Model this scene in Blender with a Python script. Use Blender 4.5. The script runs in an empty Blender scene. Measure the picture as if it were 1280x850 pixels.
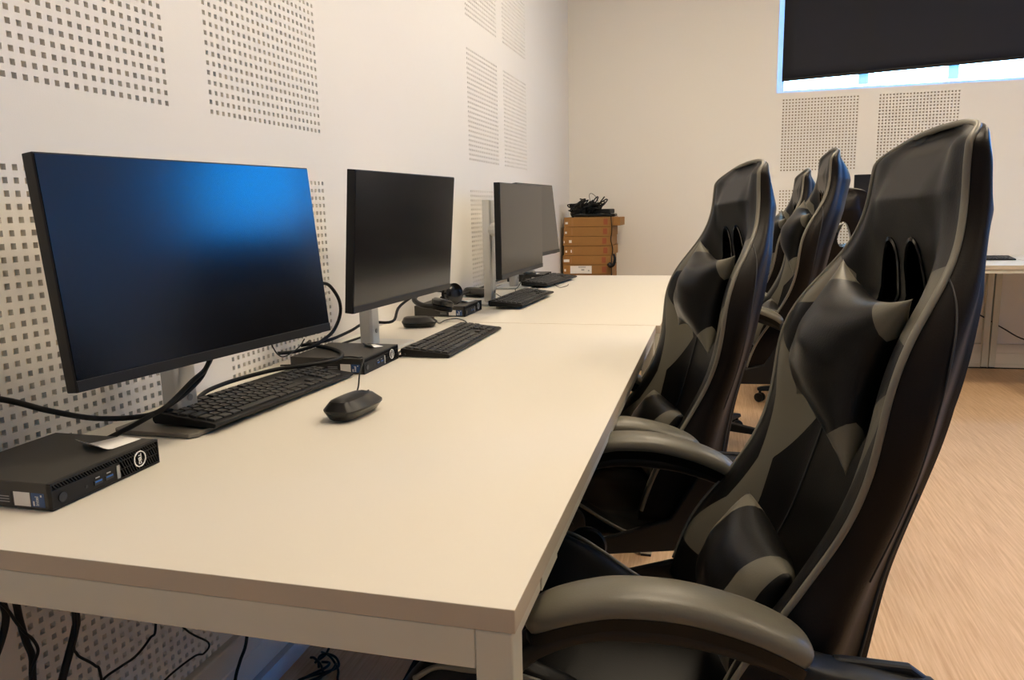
import bpy, bmesh, math, random
import numpy as np
from mathutils import Vector, Matrix
random.seed(7)
PI = math.pi
COL = bpy.context.scene.collection

# ------------------------------------------------------------------ materials
def mat(name, color, rough=.5, metal=0., spec=.5, bump=0., bscale=200., coat=0., noise=0., nscale=8.):
    m = bpy.data.materials.new(name); m.use_nodes = True
    nt = m.node_tree; b = nt.nodes['Principled BSDF']
    b.inputs['Base Color'].default_value = (*color, 1)
    b.inputs['Roughness'].default_value = rough
    b.inputs['Metallic'].default_value = metal
    b.inputs['Specular IOR Level'].default_value = spec
    b.inputs['Coat Weight'].default_value = coat
    tc = nt.nodes.new('ShaderNodeTexCoord')
    if bump:
        n = nt.nodes.new('ShaderNodeTexNoise'); n.inputs['Scale'].default_value = bscale; n.inputs['Detail'].default_value = 3
        bp = nt.nodes.new('ShaderNodeBump'); bp.inputs['Strength'].default_value = bump; bp.inputs['Distance'].default_value = .001
        nt.links.new(tc.outputs['Object'], n.inputs['Vector'])
        nt.links.new(n.outputs['Fac'], bp.inputs['Height']); nt.links.new(bp.outputs['Normal'], b.inputs['Normal'])
    if noise:
        n = nt.nodes.new('ShaderNodeTexNoise'); n.inputs['Scale'].default_value = nscale; n.inputs['Detail'].default_value = 4
        mx = nt.nodes.new('ShaderNodeMixRGB'); mx.blend_type = 'MIX'
        mx.inputs[1].default_value = (*color, 1)
        mx.inputs[2].default_value = (*[c*(1-noise) for c in color], 1)
        nt.links.new(tc.outputs['Object'], n.inputs['Vector'])
        nt.links.new(n.outputs['Fac'], mx.inputs[0]); nt.links.new(mx.outputs[0], b.inputs['Base Color'])
    return m

M = {}
M['wall'] = mat('white_plaster', (.80, .773, .722), .75, bump=.15, bscale=350)
M['ceiling'] = mat('ceiling_paint', (.82, .80, .76), .9)
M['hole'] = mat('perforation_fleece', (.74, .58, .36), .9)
M['hole_far'] = mat('shaded_perforation_fleece', (.26, .20, .13), .9)  # same fleece; the shade inside the far holes is put into this colour
M['trunk'] = mat('cream_plastic_trunking', (.72, .66, .56), .45)
M['desk'] = mat('desk_laminate', (.72, .68, .60), .42, bump=.06, bscale=900)
M['desk_edge'] = mat('desk_edge_band', (.50, .43, .33), .5)
M['frame'] = mat('cream_painted_steel', (.60, .58, .48), .42)
M['blackp'] = mat('black_plastic', (.005, .0048, .0045), .42, spec=.3)
M['blackm'] = mat('matte_black_plastic', (.0065, .0062, .0058), .5, spec=.3, bump=.1, bscale=900)
M['gloss'] = mat('gloss_black_plastic', (.004, .004, .004), .18)
M['screen'] = mat('monitor_panel', (.004, .004, .005), .20, spec=.55)
M['bezel'] = mat('monitor_bezel', (.0075, .0075, .008), .45, spec=.3)
M['silver'] = mat('silver_paint', (.62, .62, .60), .35, metal=.55)
M['key'] = mat('keycap_plastic', (.020, .0192, .018), .5)
M['legend'] = mat('key_legend_white', (.42, .42, .40), .6)
M['cable'] = mat('black_cable_rubber', (.0035, .0035, .0035), .5, spec=.3)
M['paper'] = mat('white_paper', (.80, .78, .74), .8)
M['printed'] = mat('printed_white', (.75, .75, .74), .6)
M['grey_tag'] = mat('grey_tag', (.34, .34, .33), .5)
M['ink'] = mat('black_ink', (.03, .03, .03), .6)
M['usb'] = mat('blue_usb_plastic', (.02, .12, .42), .4)
M['sticker'] = mat('blue_sticker', (.02, .07, .20), .35)
M['leather'] = mat('black_leatherette', (.0042, .0039, .0034), .37, spec=.15, bump=.22, bscale=420)
M['leather_back'] = mat('brown_black_leatherette', (.0075, .0054, .0042), .42, spec=.15, bump=.2, bscale=420)
M['grey'] = mat('grey_leatherette', (.125, .116, .090), .36, spec=.35, bump=.18, bscale=420)
M['piping'] = mat('grey_piping', (.16, .15, .12), .42)
M['card'] = mat('brown_cardboard', (.35, .17, .045), .8, noise=.18, nscale=14)
M['card_red'] = mat('red_brown_print', (.30, .08, .03), .8)
M['tape'] = mat('brown_tape', (.34, .16, .045), .4)
M['base'] = mat('grey_stand_plate', (.16, .145, .12), .4)
M['steel'] = mat('chrome_steel', (.5, .5, .5), .22, metal=1)
M['cover'] = mat('white_plastic_duct', (.42, .42, .42), .35)
M['blind'] = mat('navy_blackout_fabric', (.008, .009, .013), .8, bump=.25, bscale=900)
M['case'] = mat('pc_case_plastic', (.026, .024, .020), .5, bump=.15, bscale=1200)
M['mouse'] = mat('mouse_plastic', (.008, .0076, .007), .33)
M['rubber'] = mat('black_rubber', (.015, .015, .015), .7)

def blind_leak():  # blue translucency put in for daylight leaking through the blind
    m = M['blind']; nt = m.node_tree; b = nt.nodes['Principled BSDF']; t = nt.nodes.new('ShaderNodeBsdfTranslucent'); t.inputs['Color'].default_value = (.10, .35, .9, 1)
    mx = nt.nodes.new('ShaderNodeMixShader'); mx.inputs[0].default_value = .012
    nt.links.new(b.outputs[0], mx.inputs[1]); nt.links.new(t.outputs[0], mx.inputs[2]); nt.links.new(mx.outputs[0], nt.nodes['Material Output'].inputs['Surface'])
blind_leak()
# floor: pale oak vinyl with long fine streaks
def floor_mat():
    m = bpy.data.materials.new('oak_vinyl'); m.use_nodes = True; nt = m.node_tree; b = nt.nodes['Principled BSDF']
    tc = nt.nodes.new('ShaderNodeTexCoord'); mp = nt.nodes.new('ShaderNodeMapping')
    mp.inputs['Scale'].default_value = (120, 4.5, 1)
    nt.links.new(tc.outputs['Object'], mp.inputs['Vector'])
    n1 = nt.nodes.new('ShaderNodeTexNoise'); n1.inputs['Scale'].default_value = 1.0; n1.inputs['Detail'].default_value = 5; n1.inputs['Roughness'].default_value = .65
    nt.links.new(mp.outputs['Vector'], n1.inputs['Vector'])
    r = nt.nodes.new('ShaderNodeValToRGB')
    r.color_ramp.elements[0].position = .30; r.color_ramp.elements[0].color = (.50, .305, .155, 1)
    r.color_ramp.elements[1].position = .68; r.color_ramp.elements[1].color = (.72, .50, .30, 1)
    nt.links.new(n1.outputs['Fac'], r.inputs['Fac'])
    mp2 = nt.nodes.new('ShaderNodeMapping'); mp2.inputs['Scale'].default_value = (5, .7, 1)
    nt.links.new(tc.outputs['Object'], mp2.inputs['Vector'])
    n2 = nt.nodes.new('ShaderNodeTexNoise'); n2.inputs['Scale'].default_value = 1.; n2.inputs['Detail'].default_value = 3
    nt.links.new(mp2.outputs['Vector'], n2.inputs['Vector'])
    mx = nt.nodes.new('ShaderNodeMixRGB'); mx.blend_type = 'MULTIPLY'; mx.inputs[0].default_value = .18
    nt.links.new(r.outputs['Color'], mx.inputs[1]); nt.links.new(n2.outputs['Fac'], mx.inputs[2])
    nt.links.new(mx.outputs[0], b.inputs['Base Color'])
    b.inputs['Roughness'].default_value = .5
    return m
M['floor'] = floor_mat()

# white window profile; blue translucency imitates the bloom of the bright panes
def frame_mat():
    m = bpy.data.materials.new('white_window_profile'); m.use_nodes = True; nt = m.node_tree
    b = nt.nodes['Principled BSDF']; b.inputs['Base Color'].default_value = (.75, .78, .8, 1); b.inputs['Roughness'].default_value = .4
    t = nt.nodes.new('ShaderNodeBsdfTranslucent'); t.inputs['Color'].default_value = (.45, .75, 1, 1)
    mx = nt.nodes.new('ShaderNodeMixShader'); mx.inputs[0].default_value = .26
    nt.links.new(b.outputs[0], mx.inputs[1]); nt.links.new(t.outputs[0], mx.inputs[2])
    nt.links.new(mx.outputs[0], nt.nodes['Material Output'].inputs['Surface'])
    return m
M['winframe'] = frame_mat()
def glass_mat(name='window_glass', c=(1, 1, 1)):
    m = bpy.data.materials.new(name); m.use_nodes = True; nt = m.node_tree
    nt.nodes.remove(nt.nodes['Principled BSDF'])
    t = nt.nodes.new('ShaderNodeBsdfTransparent'); g = nt.nodes.new('ShaderNodeBsdfGlossy'); g.inputs['Roughness'].default_value = .02; t.inputs[0].default_value = (*c, 1)
    mx = nt.nodes.new('ShaderNodeMixShader'); mx.inputs[0].default_value = .07
    nt.links.new(t.outputs[0], mx.inputs[1]); nt.links.new(g.outputs[0], mx.inputs[2])
    nt.links.new(mx.outputs[0], nt.nodes['Material Output'].inputs['Surface'])
    return m
M['glass'] = glass_mat(); M['tint_glass'] = glass_mat('daylight_tint_glass', (.02, .68, 1))  # blue tint added to the second pane to deepen the daylight colour
def emit_mat(name, c, s):
    m = bpy.data.materials.new(name); m.use_nodes = True; nt = m.node_tree
    nt.nodes.remove(nt.nodes['Principled BSDF']); e = nt.nodes.new('ShaderNodeEmission')
    e.inputs[0].default_value = (*c, 1); e.inputs[1].default_value = s
    nt.links.new(e.outputs[0], nt.nodes['Material Output'].inputs['Surface'])
    return m
M['lamp'] = emit_mat('warm_led_diffuser', (1.0, .835, .61), 23.5)

# two-colour leatherette: mask built from the surface's own (a, b) coordinates kept in the UV map
def two_tone(name, build_mask):
    m = bpy.data.materials.new(name); m.use_nodes = True; nt = m.node_tree; b = nt.nodes['Principled BSDF']
    uv = nt.nodes.new('ShaderNodeUVMap'); uv.uv_map = 'UV'
    sp = nt.nodes.new('ShaderNodeSeparateXYZ'); nt.links.new(uv.outputs[0], sp.inputs[0])
    def mth(op, a, c=None, d=None):
        n = nt.nodes.new('ShaderNodeMath'); n.operation = op
        for i, q in enumerate((a, c, d)):
            if q is None: continue
            if isinstance(q, (int, float)): n.inputs[i].default_value = q
            else: nt.links.new(q, n.inputs[i])
        return n.outputs[0]
    def curve(x, pts):
        r = nt.nodes.new('ShaderNodeFloatCurve'); c = r.mapping.curves[0]
        while len(c.points) > 2: c.points.remove(c.points[1])
        c.points[0].location = pts[0]; c.points[1].location = pts[-1]
        for p in pts[1:-1]: c.points.new(*p)
        for p in c.points: p.handle_type = 'VECTOR'
        r.mapping.update(); nt.links.new(x, r.inputs['Value']); return r.outputs[0]
    mask = build_mask(sp.outputs[0], sp.outputs[1], mth, curve)
    mx = nt.nodes.new('ShaderNodeMixRGB'); mx.inputs[1].default_value = (.0042, .0039, .0034, 1); mx.inputs[2].default_value = (.125, .116, .090, 1)
    nt.links.new(mask, mx.inputs[0]); nt.links.new(mx.outputs[0], b.inputs['Base Color'])
    b.inputs['Roughness'].default_value = .37; b.inputs['Specular IOR Level'].default_value = .17
    tc = nt.nodes.new('ShaderNodeTexCoord'); n = nt.nodes.new('ShaderNodeTexNoise'); n.inputs['Scale'].default_value = 420
    bp = nt.nodes.new('ShaderNodeBump'); bp.inputs['Strength'].default_value = .2; bp.inputs['Distance'].default_value = .001
    nt.links.new(tc.outputs['Object'], n.inputs['Vector']); nt.links.new(n.outputs['Fac'], bp.inputs['Height']); nt.links.new(bp.outputs[0], b.inputs['Normal'])
    return m

def back_mask(a, v, mth, curve):
    s = mth('ABSOLUTE', a)
    # inner edge of the grey panels as a function of height (1 = none)
    inn = curve(v, [(0, .60), (.11, .60), (.20, .62), (.31, .70), (.405, .50), (.43, .56), (.495, .94), (.505, 1), (.552, 1), (.560, .80), (.585, .60), (.618, .66), (.633, .84), (.642, 1), (1, 1)])
    out = curve(v, [(0, 0), (.085, 0), (.12, 1), (.17, .90), (.22, .80), (.3, .78), (.40, .86), (.46, .96), (.50, 1), (1, 1)])
    return mth('MULTIPLY', mth('GREATER_THAN', s, inn), mth('LESS_THAN', s, mth('ADD', out, .004)))
def pillow_mask(a, b, mth, curve):
    r = mth('ADD', mth('MULTIPLY', a, a), mth('MULTIPLY', mth('MULTIPLY', b, b), 1.0))
    return mth('GREATER_THAN', r, 1.22)
def lumbar_mask(a, b, mth, curve):
    s = mth('ABSOLUTE', a)
    return mth('MULTIPLY', mth('GREATER_THAN', s, .60), mth('LESS_THAN', s, .93))
M['back'] = two_tone('backrest_two_tone', back_mask)
M['pillow'] = two_tone('pillow_two_tone', pillow_mask)
M['lumbar'] = two_tone('lumbar_two_tone', lumbar_mask)

# ------------------------------------------------------------------ mesh helpers
class MB:
    def __init__(s): s.v = []; s.f = []; s.mi = []
    def add(s, vs, fs, mi=0):
        o = len(s.v); s.v += [tuple(map(float, p)) for p in vs]; s.f += [tuple(i+o for i in f) for f in fs]; s.mi += [mi]*len(fs); return s
    def box(s, x0, x1, y0, y1, z0, z1, mi=0, rot=0., piv=None):
        vs = [(x, y, z) for z in (z0, z1) for y in (y0, y1) for x in (x0, x1)]
        if rot:
            px, py = piv or ((x0+x1)/2, (y0+y1)/2); c, q = math.cos(rot), math.sin(rot)
            vs = [(px+(x-px)*c-(y-py)*q, py+(x-px)*q+(y-py)*c, z) for x, y, z in vs]
        return s.add(vs, [(0, 2, 3, 1), (4, 5, 7, 6), (0, 1, 5, 4), (2, 6, 7, 3), (0, 4, 6, 2), (1, 3, 7, 5)], mi)
    def loft(s, rings, cap=True, mi=0, closed=True):
        n = len(rings[0]); vs = [p for r in rings for p in r]; fs = []
        for i in range(len(rings)-1):
            for j in range(n if closed else n-1):
                k = (j+1) % n; fs.append((i*n+j, i*n+k, (i+1)*n+k, (i+1)*n+j))
        if cap: fs.append(tuple(range(n))[::-1]); fs.append(tuple((len(rings)-1)*n+j for j in range(n)))
        return s.add(vs, fs, mi)
    def tube(s, pts, r, n=8, mi=0, smooth=True, cap=True):
        P = spline(pts) if smooth else [Vector(p) for p in pts]
        up = Vector((0, 0, 1)); rings = []; t0 = None
        for i, p in enumerate(P):
            t = (P[min(i+1, len(P)-1)]-P[max(i-1, 0)]).normalized()
            if t0 is None:
                a = t.cross(up); a = a if a.length > .1 else t.cross(Vector((1, 0, 0))); a.normalize()
            else:
                a = (a-t*a.dot(t)).normalized()
            b = t.cross(a); t0 = t
            rr = r(i/(len(P)-1)) if callable(r) else r
            rings.append([p+a*math.cos(2*PI*k/n)*rr+b*math.sin(2*PI*k/n)*rr for k in range(n)])
        return s.loft(rings, cap, mi)
    def cyl(s, c, ax, r, h, n=24, mi=0, r2=None):
        c = Vector(c); ax = Vector(ax).normalized(); a = ax.cross(Vector((0, 0, 1))); a = a.normalized() if a.length > .1 else Vector((1, 0, 0)); b = ax.cross(a)
        rs = [(0, r), (h, r if r2 is None else r2)]
        return s.loft([[c+ax*d+a*math.cos(2*PI*k/n)*q+b*math.sin(2*PI*k/n)*q for k in range(n)] for d, q in rs], True, mi)
    def lathe(s, c, prof, n=24, mi=0, ax=(0, 0, 1)):
        c = Vector(c); ax = Vector(ax).normalized(); a = ax.cross(Vector((0, 0, 1))); a = a.normalized() if a.length > .1 else Vector((1, 0, 0)); b = ax.cross(a)
        return s.loft([[c+ax*d+a*math.cos(2*PI*k/n)*q+b*math.sin(2*PI*k/n)*q for k in range(n)] for q, d in prof], True, mi)
    def mesh(s, name, mats, smooth=False):
        me = bpy.data.meshes.new(name); me.from_pydata(s.v, [], s.f)
        for m in (mats if isinstance(mats, (list, tuple)) else [mats]): me.materials.append(m)
        me.polygons.foreach_set('material_index', s.mi)
        me.polygons.foreach_set('use_smooth', [smooth]*len(s.f)); me.update()
        bm = bmesh.new(); bm.from_mesh(me); bmesh.ops.recalc_face_normals(bm, faces=bm.faces); bm.to_mesh(me); bm.free()
        return me
    def build(s, name, mats, parent=None, smooth=False, bevel=0., seg=2, sharp=None):
        o = bpy.data.objects.new(name, s.mesh(name, mats, smooth)); COL.objects.link(o)
        if parent: o.parent = parent
        if smooth and sharp is not None:
            me = o.data; bm = bmesh.new(); bm.from_mesh(me)
            for e in bm.edges:
                if len(e.link_faces) == 2 and e.calc_face_angle(0) > math.radians(sharp): e.smooth = False
            bm.to_mesh(me); bm.free()
        if bevel:
            b = o.modifiers.new('edge', 'BEVEL'); b.width = bevel; b.segments = seg; b.limit_method = 'ANGLE'; b.angle_limit = math.radians(40)
        return o

def spline(pts, k=6):
    P = [Vector(p) for p in pts]
    if len(P) < 3: return P
    out = []
    for i in range(len(P)-1):
        p0 = P[i-1] if i else P[0]*2-P[1]; p1 = P[i]; p2 = P[i+1]; p3 = P[i+2] if i+2 < len(P) else P[-1]*2-P[-2]
        for j in range(k):
            t = j/k
            out.append(.5*((2*p1)+(p2-p0)*t+(2*p0-5*p1+4*p2-p3)*t*t+(3*p1-p0-3*p2+p3)*t**3))
    out.append(P[-1]); return out

def empty(name, loc, rz=0.):
    o = bpy.data.objects.new(name, None); COL.objects.link(o); o.location = loc; o.rotation_euler = (0, 0, rz); o.empty_display_size = .05
    return o
def tag(o, label=None, cat=None, group=None, kind=None):
    if label: o['label'] = label
    if cat: o['category'] = cat
    if group: o['group'] = group
    if kind: o['kind'] = kind
    return o
def copy_tree(o, parent=None):
    c = o.copy(); COL.objects.link(c); c.parent = parent
    for ch in list(KIDS(o)): copy_tree(ch, c)
    return c
def KIDS(o): return [q for q in list(COL.objects) if q.parent == o]
def text_mesh(txt, size, depth=.0004, bold=0.):
    cu = bpy.data.curves.new('t', 'FONT'); cu.body = txt; cu.size = size; cu.extrude = depth; cu.align_x = 'CENTER'; cu.align_y = 'CENTER'; cu.offset = bold
    ob = bpy.data.objects.new('t', cu); COL.objects.link(ob)
    dg = bpy.context.evaluated_depsgraph_get(); dg.update()
    me = bpy.data.meshes.new_from_object(ob.evaluated_get(dg))
    vs = [tuple(v.co) for v in me.vertices]; fs = [tuple(p.vertices) for p in me.polygons]
    bpy.data.objects.remove(ob); bpy.data.curves.remove(cu); bpy.data.meshes.remove(me)
    return vs, fs
def struct(o): o['kind'] = 'structure'; return o

# ------------------------------------------------------------------ room
XR, YB, YF, ZC = 7.2, -3.2, 4.846, 3.0
PITCH, HOLE, HD = .0195, .0091, .009
def perforated(name, u_blocks, z_blocks, u0, u1, z0, z1, place, openings=()):
    """wall sheet in (u, z) with square recesses; place(u, z, depth) -> xyz; openings = rectangles left out"""
    def lines(blocks, a, b, extra):
        L = {round(a, 5): 0, round(b, 5): 0}
        holes = []
        for s in blocks:
            for k in range(24):
                c = s+k*PITCH
                if c-HOLE/2 > a and c+HOLE/2 < b: holes.append((round(c-HOLE/2, 5), round(c+HOLE/2, 5)))
        for h in holes: L[h[0]] = 0; L[h[1]] = 0
        for e in extra: L[round(e, 5)] = 0
        ks = sorted(L); hs = set(holes)
        # subdivide long spans a little is not needed
        flags = [(ks[i], ks[i+1]) in hs for i in range(len(ks)-1)]
        return ks, flags
    eu = [e for o in openings for e in o[:2]]; ez = [e for o in openings for e in o[2:]]
    U, fu = lines(u_blocks, u0, u1, eu); Z, fz = lines(z_blocks, z0, z1, ez)
    mb = MB(); nu, nz = len(U), len(Z)
    vs = [place(u, z, 0) for z in Z for u in U]; fs = []; mi = []
    hv = []; hf = []
    for j in range(nz-1):
        for i in range(nu-1):
            cu, cz = (U[i]+U[i+1])/2, (Z[j]+Z[j+1])/2
            if any(o[0] < cu < o[1] and o[2] < cz < o[3] for o in openings): continue
            q = (j*nu+i, j*nu+i+1, (j+1)*nu+i+1, (j+1)*nu+i)
            if fu[i] and fz[j]:
                o = len(vs)
                vs += [place(U[i], Z[j], HD), place(U[i+1], Z[j], HD), place(U[i+1], Z[j+1], HD), place(U[i], Z[j+1], HD)]
                fs.append((o, o+1, o+2, o+3)); mi.append(1)
                for a in range(4):
                    b = (a+1) % 4; fs.append((q[a], q[b], o+b, o+a)); mi.append(0)
            else: fs.append(q); mi.append(0)
    mb.v = vs; mb.f = fs; mb.mi = mi
    me = bpy.data.meshes.new(name); me.from_pydata(vs, [], fs)
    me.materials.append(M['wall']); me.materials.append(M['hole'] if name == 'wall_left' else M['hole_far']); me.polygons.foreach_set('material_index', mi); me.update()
    ob = bpy.data.objects.new(name, me); COL.objects.link(ob); return struct(ob)

ZB = [.1215, .7068, 1.290, 1.8741, 2.459]
perforated('wall_left', [-2.09, -1.506, .232, .8164, 2.5541, 3.126], ZB, YB, YF, 0, ZC, lambda u, z, d: (-d, u, z))
WIN = [(1.382, 3.60, 1.785, 2.75), (4.60, 6.30, 1.80, 2.75)]
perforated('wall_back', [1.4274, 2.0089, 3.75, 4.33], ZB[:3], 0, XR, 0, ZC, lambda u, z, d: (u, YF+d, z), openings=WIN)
struct(MB().box(XR, XR+.1, YB, YF, 0, ZC).build('wall_right', M['wall']))
struct(MB().box(-.1, XR+.1, YB-.1, YB, 0, ZC).build('wall_front', M['wall']))
struct(MB().box(-.1, XR+.1, YB-.1, YF+.2, -.1, 0).build('floor', M['floor']))
struct(MB().box(-.1, XR+.1, YB-.1, YF+.3, ZC, ZC+.1).build('ceiling', M['ceiling']))

# trunking that doubles as a baseboard, two grooves
def trunk(name, a0, a1, place):
    prof = [(0, 0), (.020, 0), (.020, .024), (.0175, .026), (.020, .028), (.020, .096), (.0175, .098), (.020, .100), (.020, .153), (.017, .156), (0, .156)]
    mb = MB(); mb.loft([[place(a, d, z) for d, z in prof] for a in (a0, a1)])
    return struct(mb.build(name, M['trunk']))
trunk('baseboard_left', YB, YF, lambda a, d, z: (d, a, z))
trunk('baseboard_back', .02, XR, lambda a, d, z: (a, YF-d, z))

# windows
def window(n, x0, x1, z0, z1, mull):
    mb = MB(); t = .12
    for (a, b, c, d) in ((x0-.001, x0, z0, z1), (x1, x1+.001, z0, z1)): mb.box(a, b, YF, YF+t, c, d)
    mb.box(x0, x1, YF, YF+t, z0-.001, z0); mb.box(x0, x1, YF, YF+t, z1, z1+.001)
    fr = MB(); y0, y1 = YF+.012, YF+.062
    fr.box(x0, x0+.045, y0, y1, z0, z1); fr.box(x1-.045, x1, y0, y1, z0, z1)
    fr.box(x0+.045, x1-.045, y0, y1, z0, z0+.016); fr.box(x0+.045, x1-.045, y0, y1, z1-.03, z1)
    for c in mull: fr.box(c-.03, c+.03, y0, y1, z0+.03, z1-.03)
    w = struct(fr.build(f'window_{n}', M['winframe'], bevel=.002))
    mb.build('window_reveal', M['winframe'], w)
    MB().box(x0+.045, x1-.045, YF+.035, YF+.039, z0+.03, z1-.03).build('window_glass', M['glass'] if n == 1 else M['tint_glass'], w)
    return w
window(1, *WIN[0], (1.905, 2.42, 2.94))
window(2, *WIN[1], (5.42, 6.08))
# blackout blind of window 1: hem bar a child, one slightly crooked sheet hanging at the wall face
b = empty('roller_blind', (1.412, YF-.008, 1.866)); tag(b, 'dark navy blackout roller blind pulled down over the high window', 'blind')
mb = MB(); nx, nz = 24, 14; W_ = 2.22
def bl(x, z): return (x, -.004*math.sin(x*5+z*3)*(1-z/.9)*.6, z)
vs = [bl(W_*i/nx, .080*i/nx+(.91-.080*i/nx)*j/nz) for j in range(nz+1) for i in range(nx+1)]
fs = [(j*(nx+1)+i, j*(nx+1)+i+1, (j+1)*(nx+1)+i+1, (j+1)*(nx+1)+i) for j in range(nz) for i in range(nx)]
mb.add(vs, fs); o = mb.build('blind_fabric', M['blind'], b, smooth=True)
sd = o.modifiers.new('thick', 'SOLIDIFY'); sd.thickness = .0008
mb = MB(); mb.loft([[(x, y, z+.080*x/W_) for y, z in ((-.006, -.012), (.004, -.012), (.004, .006), (-.006, .006))] for x in (0, W_)]); mb.build('hem_bar', M['blackp'], b, bevel=.002)
MB().cyl((0, .0, .91), (1, 0, 0), .028, W_).build('roller_tube', M['blackp'], b, smooth=True, sharp=40)

# ceiling lamps (real LED panels, warm)
lamps = [(x, y) for y in (2.75, .75) for x in (1.2, 2.9)]
for i, (x, y) in enumerate(lamps):
    l = empty('ceiling_lamp', (x, y, ZC)); tag(l, 'square warm white ceiling lamp panel above the room', 'lamp', 'ceiling lamp panels')
    mb = MB()
    for a in ((-.31, .31, -.31, -.295), (-.31, .31, .295, .31), (-.31, -.295, -.295, .295), (.295, .31, -.295, .295)): mb.box(*a, -.014, -.0005)
    mb.build('lamp_frame', M['printed'], l); MB().box(-.294, .294, -.294, .294, -.010, -.0015).build('lamp_diffuser', M['lamp'], l)

# ------------------------------------------------------------------ desks
DZ = .7234; TH = .0237
def make_desk(name, L=1.68, W=.8457, leg=.036):
    r = empty(name, (0, 0, 0))
    tp = MB(); tp.box(0, W, .001, L-.001, DZ-TH, DZ); tp.mi = [0 if k == 1 else 1 for k in range(6)]; tp.build('desk_top', [M['desk'], M['desk_edge']], r, bevel=.0010)
    z1 = DZ-TH-.0005; a = MB()
    a.box(.005+leg, W-.003-leg, .002, .030, z1-.040, z1); a.build('end_rail', M['frame'], r, bevel=.0012)
    a = MB(); a.box(.005+leg, W-.003-leg, L-.030, L-.002, z1-.040, z1); a.build('end_rail', M['frame'], r, bevel=.0012)
    for x in (.006, W-.004-.026):
        a = MB(); a.box(x, x+.026, .002+leg, L-.002-leg, z1-.020, z1); a.build('side_rail', M['frame'], r, bevel=.0012)
    for x in (.005, W-.003-leg):
        for y in (.002, L-.002-leg):
            a = MB(); a.box(x, x+leg, y, y+leg, .008, z1); q = a.build('leg', M['frame'], r, bevel=.002)
            a = MB(); a.box(x+.002, x+leg-.002, y+.002, y+leg-.002, 0, .0085); a.build('foot_cap', M['rubber'], q)
    a = MB(); a.box(W-.0042, W-.002, .12, .20, z1-.019, z1-.002); a.build('rail_plate', M['frame'], r)
    return r
d1 = make_desk('desk'); d1.location = (.005, 0, 0)
tag(d1, 'long cream desk nearest the camera, holding the large blue-lit monitor', 'desk', 'cream desks along the left wall')
d2 = copy_tree(d1); d2.location = (.018, 1.684, 0); tag(d2, 'second cream desk beyond the joint, reaching to the box stack', 'desk')
d3 = copy_tree(d1); d3.rotation_euler = (0, 0, PI/2); d3.location = (2.73, 4.0, 0)
tag(d3, 'cream desk under the high window behind the gaming chairs, carrying the far monitor', 'desk', 'cream desks along the far wall')
d4 = copy_tree(d1); d4.rotation_euler = (0, 0, PI/2); d4.location = (4.415, 4.0, 0)
tag(d4, 'cream desk at the far wall cut off by the right picture edge', 'desk', 'cream desks along the far wall')
for q in (d3, d4): q.location.y = 4.04-.04

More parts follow.
